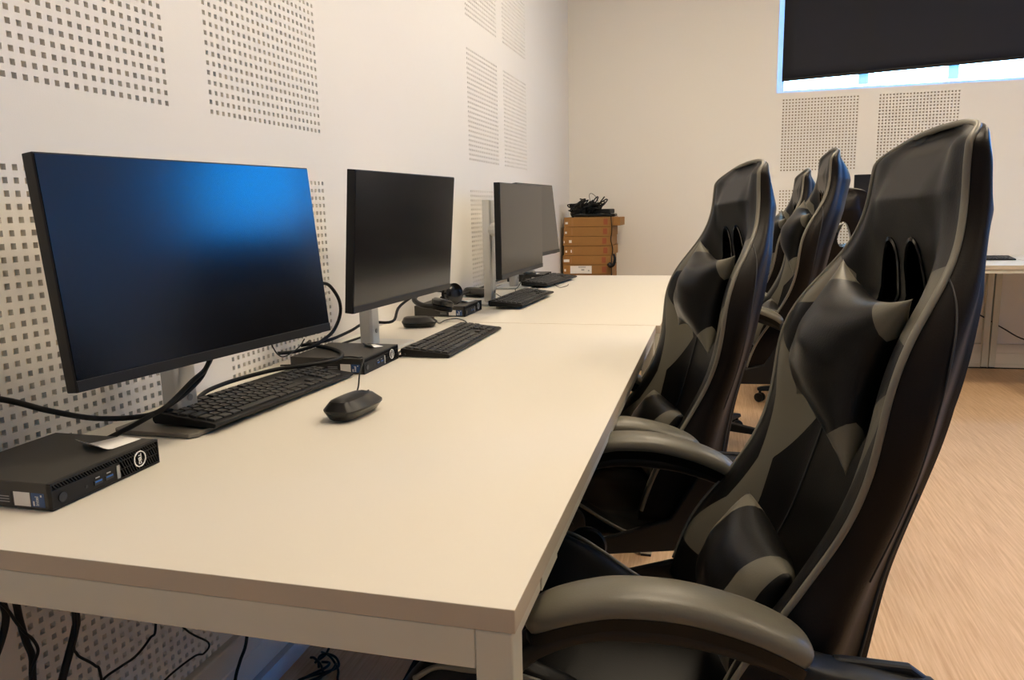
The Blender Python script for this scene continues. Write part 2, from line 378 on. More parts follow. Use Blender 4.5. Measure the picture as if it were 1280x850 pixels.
# ------------------------------------------------------------------ keyboard
def make_keyboard():
    r = empty('keyboard', (0, 0, 0)); L, D = .443, .128     # local: length along +X, front (user) at -Y
    def top(y): return .0095+.012*(y/D)
    prof = [(0, .0035), (.004, .001), (D-.004, .001), (D, .006), (D, top(D)-.001), (D-.003, top(D)), (.006, top(.006)), (0, .0085)]
    mb = MB(); mb.loft([[(x, y, z) for y, z in prof] for x in (0, .002, L-.002, L)]); mb.build('keyboard_body', M['blackm'], r, bevel=.0012)
    for x in (.02, L-.045): MB().box(x, x+.025, D-.022, D-.012, -.0, .006).build('flip_foot', M['rubber'], r)
    u = .01905
    rows = []
    def row(y, items):
        x = .007
        for it in items:
            if it < 0: x += -it*u; continue
            rows.append((x, y, it)); x += it*u
    ys = [.0085+k*.0186 for k in range(5)]
    row(ys[0], [1.25, 1.25, 1.25, 5.75, 1.25, 1.25, 1.25, 1.25, -.25, 1, 1, 1, -.25, 2, 1])
    row(ys[1], [1.25]+[1]*11+[2.75, -1.25, 1, -1.25, 1, 1, 1])
    row(ys[2], [1.75]+[1]*12+[1.25, -3.5, 1, 1, 1])
    row(ys[3], [1.5]+[1]*12+[1.5, -.25, 1, 1, 1, -.25, 1, 1, 1, 1])
    row(ys[4], [1]*13+[2, -.25, 1, 1, 1, -.25, 1, 1, 1, 1])
    frow = len(rows)
    row(ys[4]+.0215, [1, -.65]+[1]*4+[-.4]+[1]*4+[-.4]+[1]*4+[-.3, 1, 1, 1])
    media = MB(); cache = {}
    sx = (L-.014)/(22.5*u+.0)
    count = 0
    for (x, y, w) in rows:
        kw = w*u*sx-.0042; kd = .0146
        key = round(kw, 4)
        if key not in cache:
            m_ = MB(); a = [(0, 0), (kw, 0), (kw, kd), (0, kd)]; t = .0012
            m_.loft([[(p[0], p[1], 0) for p in a], [(p[0], p[1], .0032) for p in a],
                     [(min(max(p[0], t), kw-t), min(max(p[1], t), kd-t), .0042) for p in a]])
            cache[key] = m_.mesh('key', M['key'])
        if count < 100:
            k = bpy.data.objects.new('key', cache[key]); COL.objects.link(k); k.parent = r
            k.location = ((x-.007)*sx+.0084, y, top(y)-.0004); k.rotation_euler = (math.atan(.012/D), 0, 0); count += 1
    mm = MB()
    for k in range(4): mm.box(L-.092+k*.0215, L-.074+k*.0215, ys[4]+.0215, ys[4]+.0215+.0135, top(.1), top(.1)+.0035)
    tag(mm.build('media_key', M['key'], r, bevel=.0006), kind='stuff')
    # letter legends
    lg = MB()
    lines = [(ys[1], 1.25, 'WXCVBN,;:!'[:10]), (ys[2], 1.75, 'QSDFGHJKLM'), (ys[3], 1.5, 'AZERTYUIOP'), (ys[4], 1, '1234567890')]
    for y, off, s in lines:
        for i, ch in enumerate(s):
            vs, fs = text_mesh(ch, .0058, .00008)
            cx = ((off+i)*u)*sx+.0084+.0045; cy = y+.0108
            lg.add([(cx+a, cy+b_, top(cy)+.0040+c_) for a, b_, c_ in vs], fs)
    lg.build('key_legend', M['legend'], r)
    mb = MB(); mb.box(.19, .215, .0008, .0014, .0045, .0065); mb.build('front_emblem', M['legend'], r)
    return r
kb = make_keyboard()
KG = 'black keyboards on the left desks'
def put(o, x, y, z, rz): o.location = (x, y, z); o.rotation_euler = (0, 0, rz)
# length direction +X local -> +Y world (rotation +90deg): local -Y (front) -> +X world
def place_kb(o, p0, p1):   # p0,p1 front corners near -> far
    a = math.atan2(p1[1]-p0[1], p1[0]-p0[0]); put(o, p0[0], p0[1], DZ+.0003, a)
place_kb(kb, (.236, .425), (.262, .868)); kb.location.z = DZ+.0102; kb.rotation_euler = (0, .019, kb.rotation_euler.z)
tag(kb, 'black wired keyboard in front of the large blue-lit monitor', 'keyboard', KG)
k2 = copy_tree(kb); place_kb(k2, (.402, 1.098), (.408, 1.541)); tag(k2, 'black keyboard in front of the second monitor, beside the dim mouse', 'keyboard')
k3 = copy_tree(kb); place_kb(k3, (.362, 1.985), (.384, 2.428)); k3.location.z = DZ+.0095; tag(k3, 'black keyboard in front of the third monitor with the tall stand', 'keyboard')
k4 = copy_tree(kb); place_kb(k4, (.300, 2.70), (.354, 3.140)); k4.location.z = DZ+.0095; tag(k4, 'farthest black keyboard on the left desks, a thin cable loop before it', 'keyboard')
k5 = copy_tree(kb); put(k5, 2.245, 4.36, DZ+.0005, 0); tag(k5, 'black keyboard at the right on the cream desk under the high window', 'keyboard', 'far keyboard')

# ------------------------------------------------------------------ monitors
def make_monitor(yaw, tilt, size=(.5413, .313)):
    """root at the desk; local +X = out of the screen; panel centre at local (px, 0, pz)"""
    r = empty('computer_monitor', (0, 0, 0)); W, H = size
    pan = MB(); pan.box(-.020, 0, -W/2, W/2, -H/2, H/2); P = pan.build('monitor_housing', M['bezel'], r, bevel=.0015)
    bulge = MB()
    rr = []
    for x, w, h, c in ((-.020, .42, .22, 0), (-.040, .36, .18, 0), (-.046, .30, .14, 0)):
        rr.append([(x, -w/2, -h/2), (x, w/2, -h/2), (x, w/2, h/2), (x, -w/2, h/2)])
    bulge.loft(rr); bulge.build('rear_housing', M['bezel'], P, bevel=.004)
    MB().box(.0, .0012, -W/2+.0025, W/2-.0025, -H/2+.0165, H/2-.0025).build('screen', M['screen'], P)
    MB().box(.0, .0022, -W/2+.001, W/2-.001, -H/2+.0005, -H/2+.0155).build('lower_bezel', M['bezel'], P, bevel=.0006)
    m_ = MB()
    for k in range(4): m_.box(-.014, -.007, W/2-.03-k*.018, W/2-.02-k*.018, -H/2-.0015, -H/2+.001)
    m_.build('button_strip', M['blackp'], P)
    return r, P
def add_monitor(center, yaw, tilt, neck, ntop, label, group='monitors on the left desks', rz_extra=0, base_rot=0., sticker=False, zt=DZ):
    """center = world centre of the screen face; neck = world xy of the column"""
    r, P = make_monitor(yaw, tilt)
    r.location = (neck[0], neck[1], zt)
    P.rotation_mode = 'ZYX'
    # facing direction (cos yaw cos tilt, -sin yaw cos tilt, sin tilt)
    P.rotation_euler = (0, 0, 0)
    R = Matrix.Rotation(-yaw+rz_extra, 4, 'Z') @ Matrix.Rotation(-tilt, 4, 'Y')
    P.rotation_mode = 'XYZ'; P.rotation_euler = R.to_euler('XYZ'); P.location = Vector(center)-Vector(r.location)
    base_dir = -yaw*0+rz_extra+base_rot
    c, s = math.cos(base_dir), math.sin(base_dir)
    def L(x, y, z): return (x*c-y*s, x*s+y*c, z)
    mb = MB(); pr = [(-.065, -.09), (.075, -.09), (.085, -.08), (.085, .08), (.075, .09), (-.065, .09), (-.075, .08), (-.075, -.08)]
    mb.loft([[L(x, y, z) for x, y in pr] for z in (.001, .0085)]); mb.build('base_plate', M['silver'] if not sticker else M['base'], r, bevel=.0015)
    mb = MB(); mb.loft([[L(x, y, z) for x, y in ((-.022, -.026), (.006, -.026), (.012, -.020), (.012, .020), (.006, .026), (-.022, .026))] for z in (.0085, ntop-zt)]); mb.build('stand_column', M['silver'], r, bevel=.002)
    # arm from column to the panel
    n = R @ Vector((1, 0, 0)); back = Vector(center)-n*.046-Vector(r.location)
    mb = MB(); mb.tube([L(.010, 0, back.z-.005), back+n*.004], .026, 12, smooth=False); mb.build('tilt_arm', M['silver'], r)
    mb = MB(); mb.tube([L(.0125, .0, .045), L(.0145, 0, .045)], .006, 12, smooth=False); mb.build('column_badge', M['grey_tag'], r)
    return tag(r, label, 'monitor', group)
add_monitor((.237, .455, 1.007), .153, .098, (.130, .487), 1.05, 'largest nearest monitor, its dark screen glowing blue at the upper right', sticker=True)
add_monitor((.278, 1.178, 1.012), .066, -.083, (.145, 1.215), 1.08, 'second monitor along the desk, tilted forward, its screen plain black')
add_monitor((.353, 2.053, 1.006), .031, 0, (.196, 2.165), 1.112, 'third monitor, whose tall silver stand column shows at its left edge')
add_monitor((.271, 2.686, 1.026), .059, .107, (.14, 2.74), 1.06, 'farthest monitor on the left desks, half hidden behind the third one')
add_monitor((2.10, 4.505, 1.081), 0, .03, (2.10, 4.63), 1.08, 'dark monitor on the cream desk under the high window, behind chair backs', 'far monitor', rz_extra=-PI/2)

# ------------------------------------------------------------------ mini PCs
def make_pc():
    r = empty('mini_computer', (0, 0, 0)); D, L, H = .182, .188, .0355      # x depth, y length, front face +X
    MB().box(-D, -.006, 0, L, .0005, H).build('computer_case', M['case'], r, bevel=.0012)
    F = MB()
    F.box(-.0059, 0, 0, L, .0005, .003); F.box(-.0059, 0, 0, L, H-.003, H)
    F.box(-.0059, 0, 0, .0025, .003, H-.003); F.box(-.0059, 0, L-.0025, L, .003, H-.003)
    F.box(-.0059, -.001, .0025, .112, .003, .0255)
    fo = F.build('front_bezel', M['blackm'], r, bevel=.0005)
    MB().box(-.0059, -.0052, .0025, L-.0025, .003, H-.003).build('grille_backing', M['ink'], r)
    sl = MB()
    def slat(y, z0, z1, lean): sl.loft([[(-.005, y+lean*k, z), (-.0008, y+lean*k, z), (-.0008, y+.0016+lean*k, z), (-.005, y+.0016+lean*k, z)] for k, z in ((0, z1), (1, z0))])
    y = .004
    while y < .182: slat(y, .0262, H-.0032, .0045); y += .0046
    y = .116
    while y < .182:
        slat(y, .0150, .0250, .0045); slat(y, .0035, .0138, .0045); y += .0046
    sl.box(-.005, -.0008, .1125, L-.003, .0250, .0262); sl.box(-.005, -.0008, .1125, L-.003, .0138, .0150)
    sl.build('vent_grille', M['blackm'], r)
    MB().cyl((-.0012, .0165, .0135), (1, 0, 0), .0062, .0016).build('power_button', M['gloss'], r, smooth=True, sharp=40)
    MB().cyl((-.0010, .0545, .0125), (1, 0, 0), .0022, .0006, 16).build('audio_jack', M['ink'], r)
    for y in (.067, .086):
        q = MB(); q.box(-.0010, .0002, y, y+.0135, .0092, .0150); q = q.build('usb_port', M['ink'], r)
        MB().box(.0002, .0006, y+.001, y+.0125, .0125, .0145).build('usb_tongue', M['usb'], q)
        MB().box(-.0009, -.0005, y+.003, y+.010, .0175, .0190).build('port_symbol', M['grey_tag'], r)
    q = MB().box(-.0010, .0004, .1065, .1115, .0045, .0225).build('model_tag', M['grey_tag'], r)
    # ring logo with the maker's four letters standing upright
    lg = MB(); N = 40
    for k in range(N):
        a0, a1 = 2*PI*k/N, 2*PI*(k+1)/N; c = (0, .150, .0185)
        R0, R1 = .0100, .0114
        vs = [(x, c[1]+r_*math.cos(a), c[2]+r_*math.sin(a)) for x in (-.0008, .0006) for r_ in (R0, R1) for a in (a0, a1)]
        lg.add(vs, [(0, 1, 3, 2), (4, 6, 7, 5), (0, 4, 5, 1), (2, 3, 7, 6), (0, 2, 6, 4), (1, 5, 7, 3)])
    vs, fs = text_mesh('DELL', .0072, .0004, .00022)
    # text x -> +z (reads upward), text y -> -y
    lg.add([(.0002+c_, .150-b_, .0185+a*.95) for a, b_, c_ in vs], fs)
    lg.build('ring_logo', M['printed'], r)
    # stickers on the side that looks to the desk end (-Y)
    MB().box(-.058, -.033, -.0004, .0002, .0045, .0225).build('white_sticker', M['paper'], r)
    q = MB().box(-.031, -.011, -.0004, .0002, .0045, .0225).build('blue_sticker', M['sticker'], r)
    t = MB(); vs, fs = text_mesh('intel', .0072, .0002, .00012); t.add([(-.022-b_*1, -.0006-c_, .0125+a) for a, b_, c_ in vs], fs)
    t.box(-.0165, -.0145, -.0008, -.0003, .018, .0205); t.box(-.0285, -.0262, -.0008, -.0003, .006, .012); t.build('sticker_text', M['printed'], q)
    q = MB().box(-.092, -.062, -.0004, .0002, .0045, .0225).build('dark_sticker', M['ink'], r)
    t = MB()
    for z in (.008, .0115, .015): t.box(-.089, -.065, -.0008, -.0003, z, z+.0012)
    t.build('sticker_line', M['grey_tag'], q)
    return r
PG = 'flat black mini computers on the desks'
pc = make_pc(); put(pc, .240, .100, DZ+.0003, 0); tag(pc, 'nearest flat black mini computer with a white ring logo, at the desk end', 'computer', PG)
p2 = copy_tree(pc); put(p2, .276, .893, DZ+.0003, 0); tag(p2, 'flat black mini computer between the first and second keyboards, cables over it', 'computer')
p3 = copy_tree(pc); put(p3, .213, 1.790, DZ+.0003, 0); tag(p3, 'flat black mini computer behind the second monitor, under the headset', 'computer')
p4 = copy_tree(pc); put(p4, .215, 2.990, DZ+.0003, 0); tag(p4, 'farthest flat black mini computer, partly behind the third monitor', 'computer')

# curled paper slips lying on the computers
def slip(pts, curl, label):
    """pts: 4 xy corners, first edge curls up"""
    mb = MB(); n = 10; rows = []
    for i in range(n+1):
        t = i/n; a = Vector(pts[0]).lerp(Vector(pts[3]), t); b_ = Vector(pts[1]).lerp(Vector(pts[2]), t)
        z = DZ+.0363+curl*max(0, 1-t/.35)**2
        rows.append([(a.x, a.y, z+.0001), (b_.x, b_.y, z+.0001)])
    vs = [p for r_ in rows for p in r_]; fs = [(2*i, 2*i+1, 2*i+3, 2*i+2) for i in range(n)]
    mb.add(vs, fs); o = mb.build('paper_slip', M['paper'], smooth=True)
    s = o.modifiers.new('t', 'SOLIDIFY'); s.thickness = .0002; s.offset = 1
    return tag(o, label, 'paper', 'paper slips on the mini computers')
slip([(.150, .232), (.208, .212), (.216, .283), (.176, .288)], .011, 'curled white paper slip on the nearest mini computer')
slip([(.198, 1.045), (.236, 1.018), (.254, 1.045), (.218, 1.070)], .008, 'small white paper slip on the mini computer beneath the draped cables')
slip([(.120, 1.900), (.185, 1.888), (.198, 1.950), (.134, 1.966)], .006, 'white paper slip on the mini computer beside the headset')
slip([(.105, 3.005), (.170, 3.000), (.180, 3.075), (.115, 3.080)], .022, 'raised white paper slip on the farthest mini computer')

# ------------------------------------------------------------------ mice
def make_mouse():
    r = empty('computer_mouse', (0, 0, 0)); n = 28
    def ring(z, sx, sy, cx=0., pw=3.6):
        out = []
        for k in range(n):
            a = 2*PI*k/n; c, s = math.cos(a), math.sin(a)
            out.append((cx+sx*math.copysign(abs(c)**(2/pw), c), sy*math.copysign(abs(s)**(2/pw), s), z))
        return out
    mb = MB(); mb.loft([ring(.0015, .046, .019), ring(.004, .050, .023), ring(.014, .055, .030, .001), ring(.0165, .057, .0315, .002)])
    mb.build('mouse_base', M['gloss'], r, smooth=True, sharp=50)
    mb = MB(); R_ = [ring(.0168, .057, .0315, .002), ring(.0195, .0575, .0315, .001)]
    for z, sx, sy, cx in ((.0335, .046, .0195, -.003), (.0360, .038, .0140, -.004), (.0368, .020, .007, -.005), (.0370, .004, .002, -.005)):
        R_.append([(x, y, z_-.10*max(0, x)*.9*(z-.0195)/.018*.35) for x, y, z_ in ring(z, sx, sy, cx)])
    mb.loft(R_); o = mb.build('mouse_shell', M['mouse'], r, smooth=True, sharp=24)
    mb = MB(); mb.box(.012, .050, -.0006, .0006, .030, .0322); mb.build('button_split', M['ink'], r)
    mb = MB(); mb.cyl((.030, -.0028, .0295), (0, 1, 0), .0065, .0056, 20); mb.build('scroll_wheel', M['rubber'], r, smooth=True, sharp=40)
    return r
MG = 'black wired mice on the desks'
ms = make_mouse(); put(ms, .404, .582, DZ+.0003, math.radians(84)); ms.scale = (1.08, 1.08, 1.05); tag(ms, 'black wired mouse on the bare desk in front of the first keyboard', 'mouse', MG)
m2 = copy_tree(ms); put(m2, .140, 1.560, DZ+.0003, math.radians(20)); m2.scale = (.95,)*3; tag(m2, 'black mouse under the second monitor, beside its silver stand', 'mouse')
m3 = copy_tree(ms); put(m3, .070, 2.36, DZ+.0003, math.radians(-30)); tag(m3, 'black mouse against the wall, left of the tall silver stand', 'mouse')

# ------------------------------------------------------------------ headset on the third computer
h = empty('headset', (.125, 1.765, DZ+.036)); tag(h, 'black headset with round ear cup lying behind the second monitor', 'headset')
mb = MB(); mb.tube([(.055, .045, .03), (.03, .055, .045), (-.02, .03, .055), (-.05, -.03, .05), (-.045, -.09, .035), (0, -.13, .022), (.05, -.12, .018)], .0085, 10); mb.build('headband', M['blackp'], h, smooth=True)
for c, ax, nm in (((.045, .020, .042), (.8, -.5, .1), 0), ((.055, -.105, .018), (.2, .1, 1), 1)):
    ax = Vector(ax).normalized()
    mb = MB(); mb.lathe(c, [(.030, 0), (.036, .004), (.036, .016), (.028, .022), (.010, .024)], 28, ax=ax); q = mb.build('ear_cup', M['gloss'], h, smooth=True, sharp=50)
    mb = MB(); mb.lathe(Vector(c)-ax*.016, [(.020, 0), (.034, .003), (.036, .010), (.033, .016)], 28, ax=ax); mb.build('ear_pad', M['leather'], q, smooth=True, sharp=60)
# ------------------------------------------------------------------ cables
def cable(pts, r, label, name='cable', group='black cables on the left desks', cat='cable'):
    mb = MB(); mb.tube(pts, r, 8); return tag(mb.build(name, M['cable'], smooth=True), label, cat, group)
Z0 = DZ
cable([(.05, -.45, .005), (.05, -.42, .3), (.06, -.33, .70), (.07, -.20, .86), (.09, -.05, .895), (.09, .06, .882), (.09, .178, .840), (.09, .25, .805), (.095, .325, .773), (.13, .375, .763), (.17, .388, .775), (.17, .462, .803), (.17, .504, .820), (.165, .53, .86), (.17, .52, .92)], .0042, 'thick black cable drooping from the left picture edge to the first monitor')
cable([(.17, .55, .90), (.168, .525, .84), (.166, .508, .818), (.165, .485, .799), (.165, .43, .780), (.155, .37, .765), (.12, .345, .745), (.10, .31, .735), (.06, .27, .7285)], .0042, 'second thick black cable curving down behind the silver stand of the first monitor')
cable([(.15, .82, .89), (.13, .90, .90), (.12, .97, .911), (.12, 1.027, .912), (.12, 1.064, .893), (.12, 1.093, .86), (.12, 1.091, .826), (.12, 1.052, .793), (.12, 1.0, .780), (.115, .965, .772), (.085, .93, .764), (.06, .90, .7645)], .0042, 'black cable looping out past the right edge of the first monitor')
cable([(.05, 1.06, .7645), (.071, 1.021, .7645), (.141, .988, .7635), (.20, .935, .7635), (.228, .862, .7635), (.190, .800, .762), (.136, .765, .758), (.085, .70, .7485), (.082, .62, .747), (.10, .56, .745), (.115, .50, .742)], .0044, 'thick black cable draped over the second mini computer and behind the first keyboard')
cable([(.205, 1.50, .86), (.15, 1.40, .812), (.15, 1.338, .775), (.10, 1.28, .780), (.10, 1.18, .772), (.10, 1.066, .768), (.06, 1.00, .7645)], .0040, 'thick black cable running from the second monitor stand to its computer')
cable([(.06, 1.40, .7285), (.055, 1.33, .7285), (.05, 1.26, .7285), (.048, 1.15, .7285)], .0035, 'black cable lying flat along the wall behind the second stand')
cable([(.379, .636, .742), (.372, .668, .752), (.366, .69, .775), (.352, .735, .787), (.325, .79, .785), (.290, .85, .772), (.262, .895, .7620), (.232, .90, .7620), (.20, .86, .7635), (.165, .83, .758), (.12, .81, .757)], .0016, 'thin mouse cable rising from the nearest mouse to the mini computer')
cable([(.06, 1.98, .765), (.05, 2.07, .750), (.05, 2.162, .747), (.05, 2.374, .747), (.05, 2.557, .746), (.05, 2.772, .754), (.06, 3.006, .747), (.07, 3.10, .735)], .0052, 'long thick black cable running low along the perforated wall')
cable([(.065, 2.60, .7275), (.067, 2.81, .7275), (.204, 2.798, .7275), (.25, 2.70, .7275)], .0032, 'black cable lying across the desk behind the third keyboard')
cable([(.30, 2.80, .745), (.318, 2.775, .731), (.346, 2.735, .7255), (.363, 2.771, .7255), (.366, 2.83, .7255), (.358, 2.88, .7255)], .0015, 'thin black cable loop lying before the farthest keyboard')
cable([(.20, 2.69, .80), (.20, 2.643, .777), (.205, 2.55, .750), (.215, 2.45, .745), (.235, 2.40, .738)], .0018, 'thin black cable hanging behind the third keyboard')
cable([(.10, .815, .80), (.10, .834, .777), (.10, .862, .766), (.10, .921, .775), (.10, .95, .79)], .0014, 'thin black wire arching under the lower right corner of the first monitor')
cable([(.188, 1.580, .738), (.178, 1.64, .7255), (.174, 1.701, .7255), (.195, 1.740, .7255), (.233, 1.708, .7255), (.262, 1.655, .7255), (.275, 1.58, .7255), (.278, 1.53, .733)], .0015, 'thin black cable curling from the second mouse towards its keyboard')
cable([(.245, 1.18, .7268), (.255, 1.13, .7268), (.272, 1.095, .7268), (.290, 1.09, .733)], .0028, 'short black cable leaving the near end of the second keyboard')
cable([(.17, 2.24, .73), (.175, 2.29, .745), (.185, 2.31, .735), (.19, 2.34, .7258)], .0012, 'tiny black wire arching beside the base of the tall silver stand')
UG = 'black cables hanging below the near desk'
def ucable(pts, r, label): return cable(pts, r, label, group=UG)
X = .055
ucable([(.03, .16, .695), (X, .168, .60), (X, .168, .549), (X, .170, .523), (X, .160, .496), (X, .135, .46), (X, .08, .40), (.05, .03, .2), (.06, .0, .03)], .0052, 'leftmost thick black cable hanging under the near desk end')
ucable([(X, .17, .695), (X, .183, .60), (X, .188, .534), (X, .190, .505), (X, .195, .469), (X, .201, .441), (X, .197, .406), (X, .19, .3), (.08, .20, .15), (.10, .22, .006)], .0050, 'thick black cable with a bulging tie, hanging left of the perforated panel')
ucable([(.075, .12, .60), (.07, .159, .544), (.07, .171, .516), (.07, .182, .493), (.07, .193, .476), (.07, .199, .453), (.07, .184, .432), (.07, .182, .416), (.07, .18, .3), (.09, .17, .1), (.12, .16, .004)], .0022, 'thin black wire crossing the tied thick cable under the desk')
ucable([(X, .283, .695), (X, .287, .60), (X, .285, .466), (X, .280, .439), (X, .262, .404), (X, .246, .375), (X, .20, .28), (.07, .17, .12), (.10, .15, .007)], .0060, 'thickest black cable hanging straight before the perforated panel under the desk')
ucable([(.070, .275, .695), (.070, .271, .476), (.070, .260, .425), (.070, .263, .411), (.07, .269, .400), (.07, .294, .370), (.07, .303, .343), (.07, .305, .2), (.09, .31, .004)], .0022, 'thin black wire beside the thickest cable, swerving right below it')
ucable([(.06, .44, .695), (.06, .45, .5), (.06, .443, .355), (.06, .426, .338), (.06, .39, .326), (.06, .353, .328), (.06, .314, .329), (.06, .25, .31), (.08, .15, .2), (.10, .12, .004)], .0022, 'thin black wire sweeping in a long curve across the perforations under the desk')
ucable([(.06, .40, .695), (.06, .43, .45), (.06, .512, .309), (.06, .576, .240), (.06, .560, .226), (.06, .531, .237), (.06, .45, .24), (.06, .38, .22), (.08, .36, .1), (.1, .36, .003)], .0020, 'thin black wire with a sharp elbow under the desk')
ucable([(.06, .74, .695), (.06, .715, .30), (.06, .698, .179), (.06, .668, .141), (.06, .647, .111), (.07, .60, .03), (.09, .55, .005)], .0036, 'black cable crossing the wall trunking under the desk')
mb = MB()
for t in range(2):
    p = [(.12+.03*math.sin(a*1.7+t)+.035*t*.6, .84+.055*math.cos(a+t*1.1)+.015*t, .006+.010*abs(math.sin(a*1.3+t))+.003*t) for a in np.linspace(0, 6.5, 12)]
    mb.tube(p, .0032, 6)
mb.tube([(.10, .93, .008), (.14, .90, .02), (.17, .88, .004), (.19, .84, .004), (.22, .80, .004), (.25, .70, .004)], .003, 6)
mb.tube([(.14, .92, .70), (.14, .93, .4), (.13, .95, .12), (.12, .93, .02), (.11, .88, .012)], .003, 6)
tag(mb.build('cable_tangle', M['cable'], smooth=True), 'tangle of black cables on the floor below the near desk', 'cable', kind='stuff')
# white plastic duct lying along the skirting
mb = MB(); mb.loft([[(.0215, y, .0005), (.047+.004*math.sin(y*9), y, .0005), (.046+.004*math.sin(y*9), y, .012), (.036, y, .030), (.0215, y, .034)] for y in np.linspace(.45, 1.55, 24)])
tag(mb.build('cable_duct', M['cover'], smooth=True, sharp=35), 'pale plastic duct on the floor along the left wall trunking', 'duct')
cable([(2.2, 4.80, .62), (2.45, 4.81, .47), (2.67, 4.82, .341), (2.80, 4.82, .262), (2.93, 4.82, .19), (3.1, 4.815, .17), (3.3, 4.80, .165)], .0042, 'black cable sagging across the far wall behind the desk legs', group='cables below the far desk')
cable([(2.3, 4.80, .005), (2.55, 4.79, .005), (2.75, 4.795, .005), (3.0, 4.80, .005), (3.4, 4.79, .005)], .0038, 'black cable lying on the floor along the far wall trunking', group='cables below the far desk')

# ------------------------------------------------------------------ box stack
def make_box(i):
    r = empty('cardboard_box', (0, 0, 0)); w, d, hh = .325, .30, .0615
    MB().box(0, w, 0, d, .0003, hh).build('box_body', M['card'], r, bevel=.0015)
    MB().box(.0, w, -.0004, .0002, hh-.006, hh-.0045).build('lid_seam', M['tape'], r)
    MB().box(.265, .292, -.0006, .0002, .012, .05).build('printed_block', M['card_red'], r)
    MB().box(.05, .062, -.0005, .0002, .008, .052).build('tape_strip', M['tape'], r)
    return r
bx = make_box(0); boxes = [bx]+[copy_tree(bx) for _ in range(15)]
names = ['topmost cardboard box of the corner stack, pushed out to the right under the cable heap', 'cardboard box second from the top of the corner stack',
         'cardboard box third from the top, with a white label near its left end', 'cardboard box fourth from the top, with two tiny white labels',
         'cardboard box fifth from the top, with a wide pale label at its left edge', 'cardboard box sixth from the top, with the big white printed label']
H_ = .0632
random.seed(3)
for i, o in enumerate(boxes):
    k = i  # 0 = top
    dx = [.050, 0, -.004, .002, -.008, -.006][k] if k < 6 else random.uniform(-.006, .006)
    o.location = (.030+(dx if k else .004), 4.47+random.uniform(-.004, .004), 1.011-H_*(k+1))
    if k == 0: o.scale = (1.0, 1, 1)
    if k < 6: tag(o, names[k], 'box', 'cardboard boxes stacked in the corner')
    else: tag(o, 'plain cardboard box low in the corner stack, hidden behind the desk', 'box', 'cardboard boxes stacked in the corner')
    o.location.z = .0005+(15-k)*H_
for k, L_ in {0: [(.008, .026, .018, .032)], 1: [(.008, .022, .018, .032)], 2: [(.040, .058, .020, .038), (.004, .010, .018, .034)], 3: [(.008, .02, .018, .032), (.045, .052, .018, .036)], 4: [(.006, .045, .018, .036)], 5: [(.008, .02, .018, .034), (.050, .195, .004, .056)]}.items():
    for n_, (a, b_, c, d) in enumerate(L_):
        q = MB().box(a, b_, -.0009, .0001, c, d).build('white_label', M['paper'], boxes[k])
        if b_-a > .1:
            t = MB()
            for z in (.042, .046, .050): t.box(a+.055, a+.105, -.0013, -.0008, z, z+.0022)
            t.box(a+.075, a+.095, -.0013, -.0008, .024, .034); t.box(a+.12, a+.13, -.0013, -.0008, .02, .028); t.build('label_print', M['grey_tag'], q)
# second, wider top carton (its end sticks out on the right)
q = MB().box(.326, .372, .02, .28, .004, .058).build('box_flap', M['card'], boxes[0], bevel=.002)
ZT = 16*H_+.001
def brick(x, y, z, s, rz, label, tilt=0):
    o = MB().box(-s[0]/2, s[0]/2, -s[1]/2, s[1]/2, 0, s[2]).build('power_adapter', M['blackp'], bevel=.006, seg=3)
    o.location = (x, y, z); o.rotation_euler = (tilt, 0, rz); return tag(o, label, 'adapter', 'black adapters on the boxes')
brick(.23, 4.60, ZT+.001, (.27, .20, .018), .05, 'wide flat black device lowest in the heap on the boxes')
brick(.13, 4.58, ZT+.0205, (.12, .10, .040), .4, 'black power adapter at the left of the heap on the boxes')
brick(.26, 4.60, ZT+.0205, (.17, .09, .030), -.25, 'black power adapter sloping to the right on the heap')
brick(.11, 4.55, ZT+.062, (.09, .07, .028), -.3, 'small black power adapter lying on the left adapter of the heap')
brick(.20, 4.62, ZT+.062, (.10, .07, .032), .15, 'uppermost black power adapter of the heap on the boxes')
mb = MB(); random.seed(11)
for t in range(30):
    cx, cy = random.uniform(.09, .25), random.uniform(4.52, 4.62); ra = random.uniform(.025, .055); z0 = random.uniform(.03, .105)
    p = [(cx+ra*math.cos(a)*(1+.2*math.sin(2*a+t)), cy+ra*.8*math.sin(a), ZT+z0+.015*math.sin(a*2+t)+.02*math.cos(a)) for a in np.linspace(0, 6.2, 12)]
    mb.tube(p, .0042, 6)
mb.tube([(.20, 4.55, ZT+.09), (.195, 4.53, ZT+.145), (.215, 4.53, ZT+.152), (.245, 4.55, ZT+.12), (.25, 4.56, ZT+.085)], .0018, 6)
mb.tube([(.09, 4.50, ZT+.02), (.075, 4.48, ZT+.05), (.12, 4.50, ZT+.085), (.16, 4.52, ZT+.11), (.13, 4.54, ZT+.12)], .0045, 6)
tag(mb.build('cable_heap', M['cable'], smooth=True), 'tangled black cables heaped on top of the cardboard boxes', 'cable', kind='stuff')
hc = MB(); hc.tube([(.30, 4.50, ZT+.022), (.345, 4.455, ZT+.02), (.352, 4.448, ZT-.02), (.356, 4.45, .92), (.350, 4.45, .86), (.362, 4.45, .80), (.356, 4.45, .74), (.354, 4.45, .62), (.36, 4.45, .45), (.37, 4.42, .005)], .0032, 8)
ho = tag(hc.build('hanging_cable', M['cable'], smooth=True), 'black cable hanging down the front of the boxes with a hooked plug', 'cable')
mb = MB(); mb.tube([(.336, 4.445, .705), (.350, 4.440, .690), (.370, 4.44, .700), (.378, 4.44, .735), (.370, 4.44, .770)], lambda t: .016-.009*t, 10); mb.build('plug', M['gloss'], ho, smooth=True)

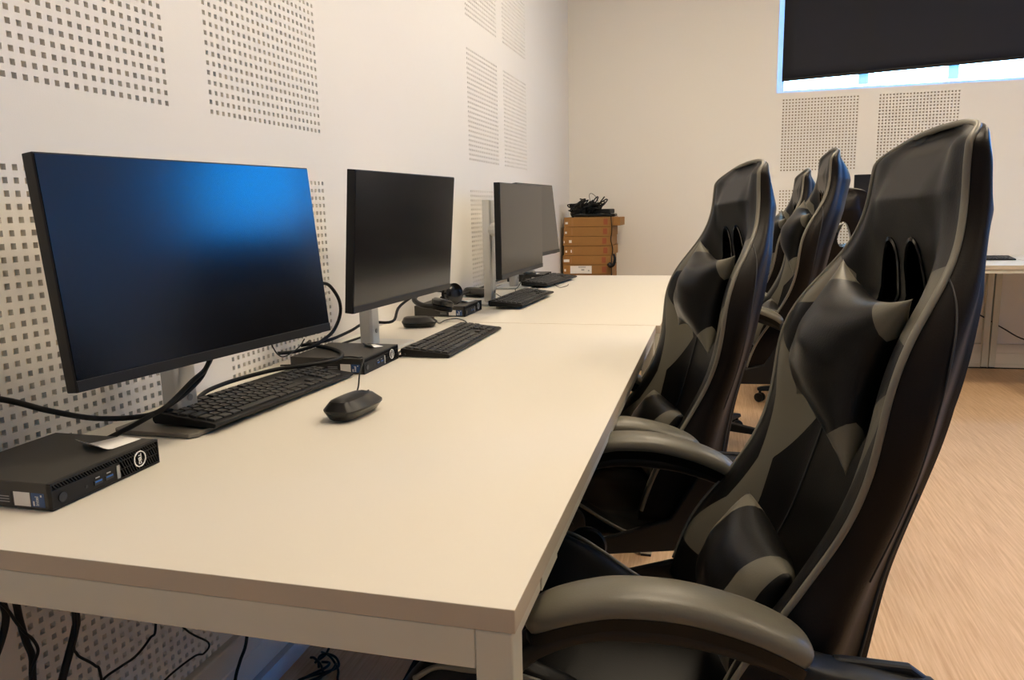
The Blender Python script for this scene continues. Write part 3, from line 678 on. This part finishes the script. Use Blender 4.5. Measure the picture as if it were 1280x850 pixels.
# ------------------------------------------------------------------ gaming chair
Vk = np.array([.02, .089, .163, .246, .29, .349, .419, .482, .53, .581, .633, .689, .75, .787, .80])
Wk = np.array([.240, .246, .247, .238, .233, .239, .252, .260, .252, .232, .205, .170, .153, .150, .150])
Dk = np.array([.134, .132, .122, .088, .073, .057, .056, .066, .066, .052, .028, .018, .028, .036, .036])
def sm(xs, ys, x):
    return float(sum(np.interp(x+o, xs, ys)*w for o, w in ((-.042, .09), (-.028, .14), (-.014, .17), (0, .20), (.014, .17), (.028, .14), (.042, .09))))
VT = .812
def vrow(n=120):
    t = np.linspace(0, 1, n); return [.05+(VT-.05)*(1-(1-q)**2.4) for q in t]
def half_w(v):
    w = sm(Vk, Wk, min(v, .80)); k = .055
    if v > VT-k: w *= max(.0, 1-((v-(VT-k))/k)**3.2)**.38
    return max(w, .002)
def depth(v): return sm(Vk, Dk, v)
def centre_n(v): # front of the middle panel
    return float(np.interp(v, [0, .10, .25, .45, .55, .60, .66, .72, .80], [.050, .040, .012, .000, -.006, -.010, .012, .036, .022]))
def back_n(v): return float(np.interp(v, [0, .1, .3, .5, .62, .72, .80], [-.030, -.030, -.022, -.020, -.030, -.028, -.006]))
def sstep(a, b_, x): t = min(max((x-a)/(b_-a), 0), 1); return t*t*(3-2*t)
def front_pt(s, v):
    """s in [-1,1] across the front; local (n, l, v)"""
    w = half_w(v); d = depth(v); c = centre_n(v); a = abs(s); top = sstep(.60, .68, v)
    n = c+(d-c)*sstep(.40, .96, a)+.004*math.sin(PI*sstep(.6, 1, a))
    if v > .77: n = n*(1-sstep(.77, VT, v)*.6)
    return (n, w*s, v)
NS = 56
def flank(v, t):
    w = half_w(v); d = front_pt(1, v)[0]; nb = back_n(v)
    if v > .74: nb = nb+(d-.012-nb)*sstep(.74, VT+.004, v)**2*.8
    return (d+(nb-d)*t, w+.010*math.sin(PI*min(t*1.15, 1))*min(1, w/.05)-(.048*sstep(.45, 1, t)*min(1, w/.16)))
def back_ring(v):
    F = []; UVs = []
    for k in range(NS+1):
        s = -1+2*k/NS; F.append(front_pt(s, v)); UVs.append((s, v))
    w = half_w(v); d = F[-1][0]; nb = back_n(v)
    if v > .74: nb = nb+(d-.012-nb)*sstep(.74, VT+.004, v)**2*.8
    side = []
    for t in (.04, .12, .25, .4, .55, .7, .82, .92, 1.0):
        side.append((*flank(v, t), v))
    rear = []
    wr = side[-1][1]
    for k in range(1, 12):
        s = 1-2*k/12; rear.append((nb-.034*(1-abs(s)**2.2)*(1 if v < .72 else 1-.9*sstep(.72, VT, v)), wr*s, v))
    R_ = F+side+rear+[(p[0], -p[1], p[2]) for p in side[::-1]]
    U_ = UVs+[(1.2+.01*i, v) for i in range(len(side)+len(rear)+len(side))]
    return R_, U_
def grid_mesh(name, rings, uvs, mats, midx=None, capends=True):
    n = len(rings[0]); vs = [p for r_ in rings for p in r_]; fs = []; fuv = []; mi = []
    for i in range(len(rings)-1):
        for j in range(n):
            k = (j+1) % n; fs.append((i*n+j, i*n+k, (i+1)*n+k, (i+1)*n+j)); mi.append(midx(i, j) if midx else 0)
            fuv += [uvs[i][j], uvs[i][k] if k else (1.5, uvs[i][j][1]), uvs[i+1][k] if k else (1.5, uvs[i+1][j][1]), uvs[i+1][j]]
    if capends:
        for idx in (tuple(range(n))[::-1], tuple((len(rings)-1)*n+j for j in range(n))): fs.append(idx); mi.append(1 if midx else 0); fuv += [(1.5, 0)]*n
    me = bpy.data.meshes.new(name); me.from_pydata(vs, [], fs)
    for m_ in mats: me.materials.append(m_)
    me.polygons.foreach_set('material_index', mi); me.polygons.foreach_set('use_smooth', [True]*len(fs))
    uvl = me.uv_layers.new(name='UV'); uvl.data.foreach_set('uv', [c for p in fuv for c in p])
    me.update(); return me
def boolean_diff(me, cutter_mbs):
    ob = bpy.data.objects.new('tmp', me); COL.objects.link(ob); cut = []
    for c in cutter_mbs:
        q = c.build('cut', M['leather']); cut.append(q)
        md = ob.modifiers.new('b', 'BOOLEAN'); md.operation = 'DIFFERENCE'; md.object = q; md.solver = 'EXACT'
    dg = bpy.context.evaluated_depsgraph_get(); dg.update()
    out = bpy.data.meshes.new_from_object(ob.evaluated_get(dg)); bpy.data.objects.remove(ob)
    for q in cut: bpy.data.objects.remove(q)
    return out
def slot_outline(sgn, grow=0.):
    # elongated opening leaning outwards at its foot
    pts = [(.013, .652), (.022, .674), (.042, .682), (.061, .668), (.079, .622), (.088, .58), (.078, .563), (.060, .558), (.036, .562), (.020, .60)]
    pts = [(a, b_-.014) for a, b_ in pts]; c = (.053, .604); out = []
    P = spline([(*p, 0) for p in pts+[pts[0]]], 3)[:-1]
    for p in P:
        dx, dy = p.x-c[0], p.y-c[1]; L_ = math.hypot(dx, dy); out.append((sgn*(p.x+dx/L_*grow), p.y+dy/L_*grow))
    return out
def make_chair():
    r = empty('gaming_chair', (0, 0, 0))
    HZ = .377
    backs = []
    def bpart(mb_or_me, name, mats=None, parent=None, **kw):
        if isinstance(mb_or_me, MB): o = mb_or_me.build(name, mats, None, **kw)
        else: o = bpy.data.objects.new(name, mb_or_me); COL.objects.link(o)
        if parent is None: o.parent = r; backs.append(o)
        else: o.parent = parent
        return o
    rings = []; uvs = []
    for v in vrow():
        R_, U_ = back_ring(v); rings.append(R_); uvs.append(U_)
    me = grid_mesh('backrest', rings, uvs, [M['back'], M['leather_back']], lambda i, j: 0 if j < NS else 1)
    cuts = []
    for s_ in (1, -1):
        o_ = slot_outline(s_); c = MB(); c.loft([[(x, a, b_) for a, b_ in o_] for x in (-.15, .15)]); cuts.append(c)
    me = boolean_diff(me, cuts); me.name = 'backrest'
    B = bpart(me, 'backrest')
    # slot trims
    for s_ in (1, -1):
        a, b_ = slot_outline(s_, .0), slot_outline(s_, .005); t = MB(); n = len(a)
        rr = [[(x, *p) for p in q] for x, q in ((-.066, a), (-.070, b_), (.028, b_), (.033, a))]
        def fn(p): return front_pt(min(1, abs(p[0])/half_w(p[1])), p[1])[0]
        rr = [[(-.045, *p) for p in a], [(fn(p)-.004, *p) for p in a], [(fn(p)+.003, *p) for p in a], [(fn(p)+.002, *p) for p in b_], [(fn(p)-.003, *p) for p in b_]]
        t.loft(rr, cap=False); bpart(t, 'slot_trim', M['gloss'], B, smooth=True, sharp=50)
    # piping along the outline
    pts = []
    vv = [v for v in vrow(90) if v > .05 and v < VT-.00002]
    for v in vv: q = front_pt(1, v); pts.append((q[0]-.001, q[1]+.002, q[2]))
    topq = [(pts[-1][0], 0, VT+.0005)]
    allp = pts+topq+[(a, -b_, c) for a, b_, c in pts[::-1]]
    t = MB(); t.tube(allp, .0040, 8); bpart(t, 'backrest_piping', M['piping'], B, smooth=True)
    # seam and lower shell edge on each flank
    for s_ in (1, -1):
        t = MB(); t.tube([(flank(v, .93)[0], s_*flank(v, .93)[1], v) for v in np.linspace(.06, .40, 12)], .0024, 6); bpart(t, 'side_zip', M['ink'], B, smooth=True)
        t = MB(); t.tube([(flank(v, q)[0], s_*flank(v, q)[1], v) for v, q in ((.30, .62), (.36, .62), (.42, .61), (.48, .59), (.53, .54), (.57, .45), (.60, .32), (.62, .16), (.632, .02))], .0011, 6); bpart(t, 'side_seam', M['ink'], B, smooth=True)
    # centre panel: narrow sewn channels
    t = MB()
    for s_ in (1, -1):
        t.tube([(front_pt(.42, v)[0]+.0012, s_*.42*half_w(v), v) for v in np.linspace(.06, .55, 12)], .0016, 6)
    bpart(t, 'centre_seam', M['ink'], B, smooth=True)
    # cushions
    def cushion(name, cl, cv, cn, w, hh, th, matn, pinch, tiltn=0., rot=0., ex=.5, parent=None):
        N = 34; rr = []; uu = []
        tt = np.linspace(-1, 1, N)
        tt = np.sign(tt)*(1-(1-np.abs(tt))**1.25)
        vs = []; fs = []; fuv = []
        for side in (1, -1):
            off = len(vs)
            for b_ in tt:
                for a in tt:
                    px = a*(1-pinch*(1-abs(a))*0-pinch*(b_*b_-1)*-1*0)
                    # outline: sides curve inwards between the corners
                    x = a*w/2*(1-pinch*(1-b_*b_)); y = b_*hh/2*(1-pinch*(1-a*a))
                    t_ = (max(0, 1-a*a)**ex)*(max(0, 1-b_*b_)**ex)
                    z = side*th/2*t_ + .0015*math.sin(a*7+b_*3)*t_ + .001*math.sin(b_*11+a*2)*t_
                    cr, sr = math.cos(rot), math.sin(rot)
                    vs.append((cn+z+tiltn*y, cl+x*cr-y*sr, cv+x*sr+y*cr))
            for j in range(N-1):
                for i in range(N-1):
                    q = (off+j*N+i, off+j*N+i+1, off+(j+1)*N+i+1, off+(j+1)*N+i); u_ = ((tt[i], tt[j]), (tt[i+1], tt[j]), (tt[i+1], tt[j+1]), (tt[i], tt[j+1]))
                    if side < 0: q = q[::-1]; u_ = u_[::-1]
                    fs.append(q); fuv += list(u_)
        me = bpy.data.meshes.new(name); me.from_pydata(vs, [], fs); me.materials.append(M[matn])
        uvl = me.uv_layers.new(name='UV'); uvl.data.foreach_set('uv', [float(c) for p in fuv for c in p])
        bm = bmesh.new(); bm.from_mesh(me); bmesh.ops.remove_doubles(bm, verts=bm.verts, dist=.0002); bmesh.ops.recalc_face_normals(bm, faces=bm.faces); bm.to_mesh(me); bm.free()
        me.polygons.foreach_set('use_smooth', [True]*len(me.polygons)); me.update()
        return bpart(me, name)
    pl = cushion('head_pillow', .062, .514, .058, .290, .205, .12, 'pillow', .24, rot=-.11, ex=.6)
    cushion('lumbar_cushion', .045, .190, .090, .29, .150, .105, 'lumbar', .04, tiltn=-.15)
    # straps of the pillow going up through the slots
    for s_ in (1, -1):
        t = MB(); t.loft([[(n_, s_*.045-.008, v), (n_, s_*.045+.008, v), (n_-.0015, s_*.045+.008, v), (n_-.0015, s_*.045-.008, v)] for n_, v in ((.045, .58), (.030, .63), (.036, .70), (.036, .76))])
    # ---- rigid lower parts: local frame x fwd, y left, z up; heights above HZ
    lower = []
    def lpart(mb, name, mats, parent=None, **kw):
        o = mb.build(name, mats, parent or r, **kw)
        if parent is None: lower.append(o)
        return o
    # seat cushion: lofted along x
    def seat_ring(x):
        t = (x+.06)/.56; w = .205+.012*math.sin(PI*min(1, t)); wi = .135
        c = .042+.030*t; bo = .052+.115*sstep(.09, .33, x)*(1-sstep(.42, .52, x)*.6)
        zb = .028+.01*sstep(.40, .50, x)
        if x > .42: k = (x-.42)/.08; c -= .03*k*k; bo -= .03*k*k
        if x < -.02: c -= .01
        P = [(-w+.02, zb), (-w, zb+.022), (-w-.004, (zb+bo)/2), (-w+.004, bo-.012), (-w+.024, bo), (-w+.05, bo-.004), (-wi, c+.012), (-wi+.03, c), (-.06, c+.004), (0, c+.006)]
        P = P+[(-a, b_) for a, b_ in P[-2::-1]]
        return P
    sx_ = [-.06, -.05, -.02, .03, .08, .13, .18, .23, .28, .33, .38, .42, .45, .475, .49, .497]
    rings = []
    for x in sx_:
        P = seat_ring(x); k = 1.0
        if x > .47: k = 1-((x-.47)/.030)**2*.35
        if x < -.045: k = .85
        m_ = sum(b_ for a, b_ in P)/len(P)
        rings.append([(x, a*(1 if k == 1 else .97), HZ+m_+(b_-m_)*k) for a, b_ in P])
    mb = MB(); mb.loft(rings); S_ = lpart(mb, 'seat_cushion', M['leather'], smooth=True)
    ss = S_.modifiers.new('s', 'SUBSURF'); ss.levels = 1; ss.render_levels = 2
    for s_ in (1, -1):
        t = MB(); t.tube([(x, s_*(-seat_ring(x)[3][0]+.001), HZ+seat_ring(x)[3][1]+.002) for x in sx_[2:-3]], .0036, 8); lpart(t, 'seat_piping', M['piping'], S_, smooth=True)
    # recline bracket plates + bolts
    for s_ in (1, -1):
        y0 = .252
        t = MB(); pr = [(-.115, .215), (-.095, .23), (-.02, .235), (.06, .10), (.20, .060), (.22, .045), (.20, .030), (-.02, .035), (-.06, .07), (-.12, .19)]
        t.loft([[(x, s_*y0, HZ+z) for x, z in pr], [(x, s_*(y0+.014), HZ+z) for x, z in pr]]); bk = lpart(t, 'recline_bracket', M['blackm'], bevel=.004)
        t = MB(); t.cyl((-.078, s_*(y0+.0135), HZ+.195), (0, s_, 0), .012, .005, 20); lpart(t, 'bolt', M['blackp'], bk, smooth=True, sharp=40)
    # loop armrests: support follows an arc, drops to a round boss at the seat side
    for s_ in (1, -1):
        yc = s_*.272
        path = spline([(-.115, 0, .205), (-.06, 0, .215), (.0, 0, .225), (.05, 0, .245), (.12, 0, .263), (.20, 0, .267), (.26, 0, .255), (.31, 0, .222), (.328, 0, .165), (.305, 0, .105), (.26, 0, .070)], 5)
        rr = []
        for i, p in enumerate(path):
            a = path[min(i+1, len(path)-1)]-path[max(i-1, 0)]; a.normalize(); nrm = Vector((-a.z, 0, a.x)); q = i/(len(path)-1)
            hw = .022+.004*math.sin(PI*q); ht = .013 if q < .5 else .012
            ring = []
            for k in range(14):
                an = 2*PI*k/14; c, s__ = math.cos(an), math.sin(an)
                ring.append(Vector((p.x, yc, HZ+p.z))+Vector((0, 1, 0))*hw*math.copysign(abs(c)**.6, c)+nrm*ht*math.copysign(abs(s__)**.6, s__))
            rr.append(ring)
        t = MB(); t.loft(rr); A = lpart(t, 'armrest', M['blackm'], smooth=True, sharp=60)
        t = MB(); t.lathe((.262, yc-s_*.012, HZ+.10), [(.010, 0), (.033, .0), (.036, .006), (.033, .018), (.012, .022)], 28, ax=(0, s_, 0)); q_ = lpart(t, 'pivot_boss', M['blackm'], A, smooth=True, sharp=40)
        t = MB(); t.lathe((.262, yc+s_*.009, HZ+.10), [(.011, 0), (.011, .004), (.006, .006)], 20, ax=(0, s_, 0)); lpart(t, 'pivot_bolt', M['blackp'], q_, smooth=True, sharp=40)
        # grey pad on top
        path = spline([(.010, 0, .240), (.035, 0, .259), (.08, 0, .278), (.14, 0, .292), (.20, 0, .294), (.235, 0, .288), (.27, 0, .277), (.30, 0, .262)], 6)
        up_, lo_ = [], []
        for i, p in enumerate(path):
            a = path[min(i+1, len(path)-1)]-path[max(i-1, 0)]; a.normalize(); nrm = Vector((-a.z, 0, a.x)); q = i/(len(path)-1)
            e = (1-abs(2*q-1)**7)**.5; hw = .034*(.35+.65*e)*(1-.12*q*0); ht = .0175*(.45+.55*e)
            ring = []
            for k in range(20):
                an = 2*PI*k/20; c, s__ = math.cos(an), math.sin(an)
                ring.append(Vector((p.x, yc, HZ+p.z))+Vector((0, 1, 0))*hw*math.copysign(abs(c)**.75, c)+nrm*(ht*max(s__, 0)**.85 if s__ > 0 else ht*.9*s__))
            up_.append(ring)
        t = MB(); t.loft(up_); lpart(t, 'armrest_pad', M['grey'], A, smooth=True, sharp=80)
        t = MB(); rim = [Vector((p.x, yc, HZ+p.z-.011)) for p in path]
        rr = []
        for i, p in enumerate(rim):
            q = i/(len(rim)-1); e = (1-abs(2*q-1)**7)**.5; hw = .0335*(.35+.65*e)
            rr.append([p+Vector((0, hw, .006)), p+Vector((0, -hw, .006)), p+Vector((0, -hw*.85, -.010)), p+Vector((0, hw*.85, -.010))])
        t.loft(rr); lpart(t, 'armrest_underside', M['leather'], A, smooth=True, sharp=60)
    # mechanism, lever, gas lift, star base, casters
    cx = .205
    t = MB(); t.box(cx-.11, cx+.11, -.09, .09, HZ-.005, HZ+.030); lpart(t, 'seat_mechanism', M['blackp'], bevel=.008)
    t = MB(); t.tube([(cx+.03, .08, HZ-.012), (cx+.03, .17, HZ-.018), (cx+.03, .215, HZ-.03)], .005, 8); lv = lpart(t, 'tilt_lever', M['blackp'], smooth=True)
    t = MB(); t.lathe((cx+.03, .205, HZ-.03), [(.006, 0), (.013, .006), (.014, .03), (.008, .042)], 16, ax=(0, 1, 0)); lpart(t, 'lever_knob', M['gloss'], lv, smooth=True)
    base = []
    t = MB(); t.lathe((cx, 0, 0), [(.027, .075), (.034, .085), (.030, .13), (.026, .14), (.026, .235), (.024, .24)], 24); g = t.build('lift_cover', M['blackp'], r, smooth=True, sharp=40); base.append(g)
    t = MB(); t.cyl((cx, 0, .20), (0, 0, 1), .014, HZ-.003-.20, 20); g2 = t.build('gas_lift', M['steel'], r, smooth=True, sharp=40); base.append(g2)
    t = MB(); t.lathe((cx, 0, 0), [(.030, .070), (.045, .078), (.045, .105), (.030, .118)], 24); hub = t.build('star_base', M['blackp'], r, smooth=True, sharp=40)
    for k in range(5):
        a = 2*PI*k/5+.35; c, s_ = math.cos(a), math.sin(a)
        def Q(d, w, z): return (cx+d*c-w*s_, d*s_+w*c, z)
        t = MB(); t.loft([[Q(d, -w, z-h_), Q(d, w, z-h_), Q(d, w*.8, z), Q(d, -w*.8, z)] for d, w, z, h_ in ((.035, .026, .112, .040), (.14, .022, .100, .034), (.255, .017, .084, .022), (.275, .015, .078, .014))])
        L_ = t.build('star_leg', M['blackp'], r, smooth=False, bevel=.004)
        t = MB(); x, y, z = Q(.260, 0, .064); t.cyl((x, y, .045), (0, 0, 1), .007, .024, 12)
        an = a+.9; ax = Vector((math.cos(an), math.sin(an), 0))
        for q in (-1, 1): t.lathe(Vector((x, y, .0255))+ax*(q*.012-.008), [(.018, 0), (.025, .003), (.025, .013), (.018, .016)], 20, ax=ax)
        t.build('caster', M['blackp'], L_, smooth=True, sharp=40)
    for o in backs: o['_b'] = 1
    for o in lower: o['_l'] = 1
    return r
def pose_chair(r, X_, Y_, yaw, rec, hz, roll):
    r.location = (X_, Y_, 0); r.rotation_euler = (0, 0, PI+yaw); dz = hz-.377
    for o in KIDS(r):
        if '_b' in o: o.location = (0, 0, hz); o.rotation_mode = 'ZYX'; o.rotation_euler = (roll, -rec, 0)
        elif '_l' in o: o.location = (0, 0, dz)
        elif o.name.startswith('gas_lift'): o.scale = (1, 1, 1); o.location = (0, 0, dz)
ch = make_chair()
chairs = [ch]+[copy_tree(ch) for _ in range(4)]
CG = 'black and grey gaming chairs'
poses = [((1.097, .432, .115, .255, .377, .032), 'nearest and largest black and grey gaming chair, its near armrest at the desk corner'),
         ((.930, 1.10, .275, .225, .372, .05), 'second black and grey gaming chair, tucked into the desk beside the second keyboard'),
         ((1.245, 2.235, -.015, .202, .455, -.038), 'third gaming chair along the desks, seen almost edge on and raised highest'),
         ((1.200, 2.89, .01, .243, .423, 0), 'farthest gaming chair of the desk row, only its slim top and flank showing'),
         ((1.545, 3.50, -PI/2+.06, .22, .345, 0), 'gaming chair turned away, facing the dark monitor under the high window')]
for o, (p, lab) in zip(chairs, poses):
    pose_chair(o, *p); tag(o, lab, 'chair', CG)
for o in list(COL.objects):
    for k in ('_b', '_l'):
        if k in o: del o[k]

# ------------------------------------------------------------------ daylight, camera, view
w = bpy.data.worlds.new('sky'); bpy.context.scene.world = w; w.use_nodes = True; nt = w.node_tree
bg = nt.nodes['Background']; bg.inputs[0].default_value = (.34, .66, 1.0, 1); bg.inputs[1].default_value = 21.0
def portal(x0, x1, z0, z1):
    l = bpy.data.lights.new('portal', 'AREA'); l.shape = 'RECTANGLE'; l.size = x1-x0; l.size_y = z1-z0; l.cycles.is_portal = True
    o = bpy.data.objects.new('daylight_portal', l); COL.objects.link(o); o.location = ((x0+x1)/2, YF+.13, (z0+z1)/2); o.rotation_euler = (-PI/2, 0, 0)
for q in WIN: portal(*q)

cam = bpy.data.cameras.new('camera'); co = bpy.data.objects.new('camera', cam); COL.objects.link(co)
yaw, pitch, roll, F_ = .2622, -.1713, -.0214, 950.356
f = Vector((-math.sin(yaw)*math.cos(pitch), math.cos(yaw)*math.cos(pitch), math.sin(pitch)))
r0 = Vector((math.cos(yaw), math.sin(yaw), 0)); u0 = r0.cross(f)
rt = r0*math.cos(roll)+u0*math.sin(roll); up = -r0*math.sin(roll)+u0*math.cos(roll)
Mx = Matrix((rt, up, -f)).transposed().to_4x4(); Mx.translation = Vector((1.0169, -.6077, 1.0788))
co.matrix_world = Mx; cam.sensor_fit = 'HORIZONTAL'; cam.sensor_width = 36; cam.lens = 36*F_/1280; cam.clip_start = .02
sc = bpy.context.scene; sc.camera = co
sc.view_settings.view_transform = 'Standard'; sc.view_settings.look = 'None'; sc.view_settings.gamma = 1; sc.view_settings.use_curve_mapping = False
sc.view_settings.exposure = 0.36
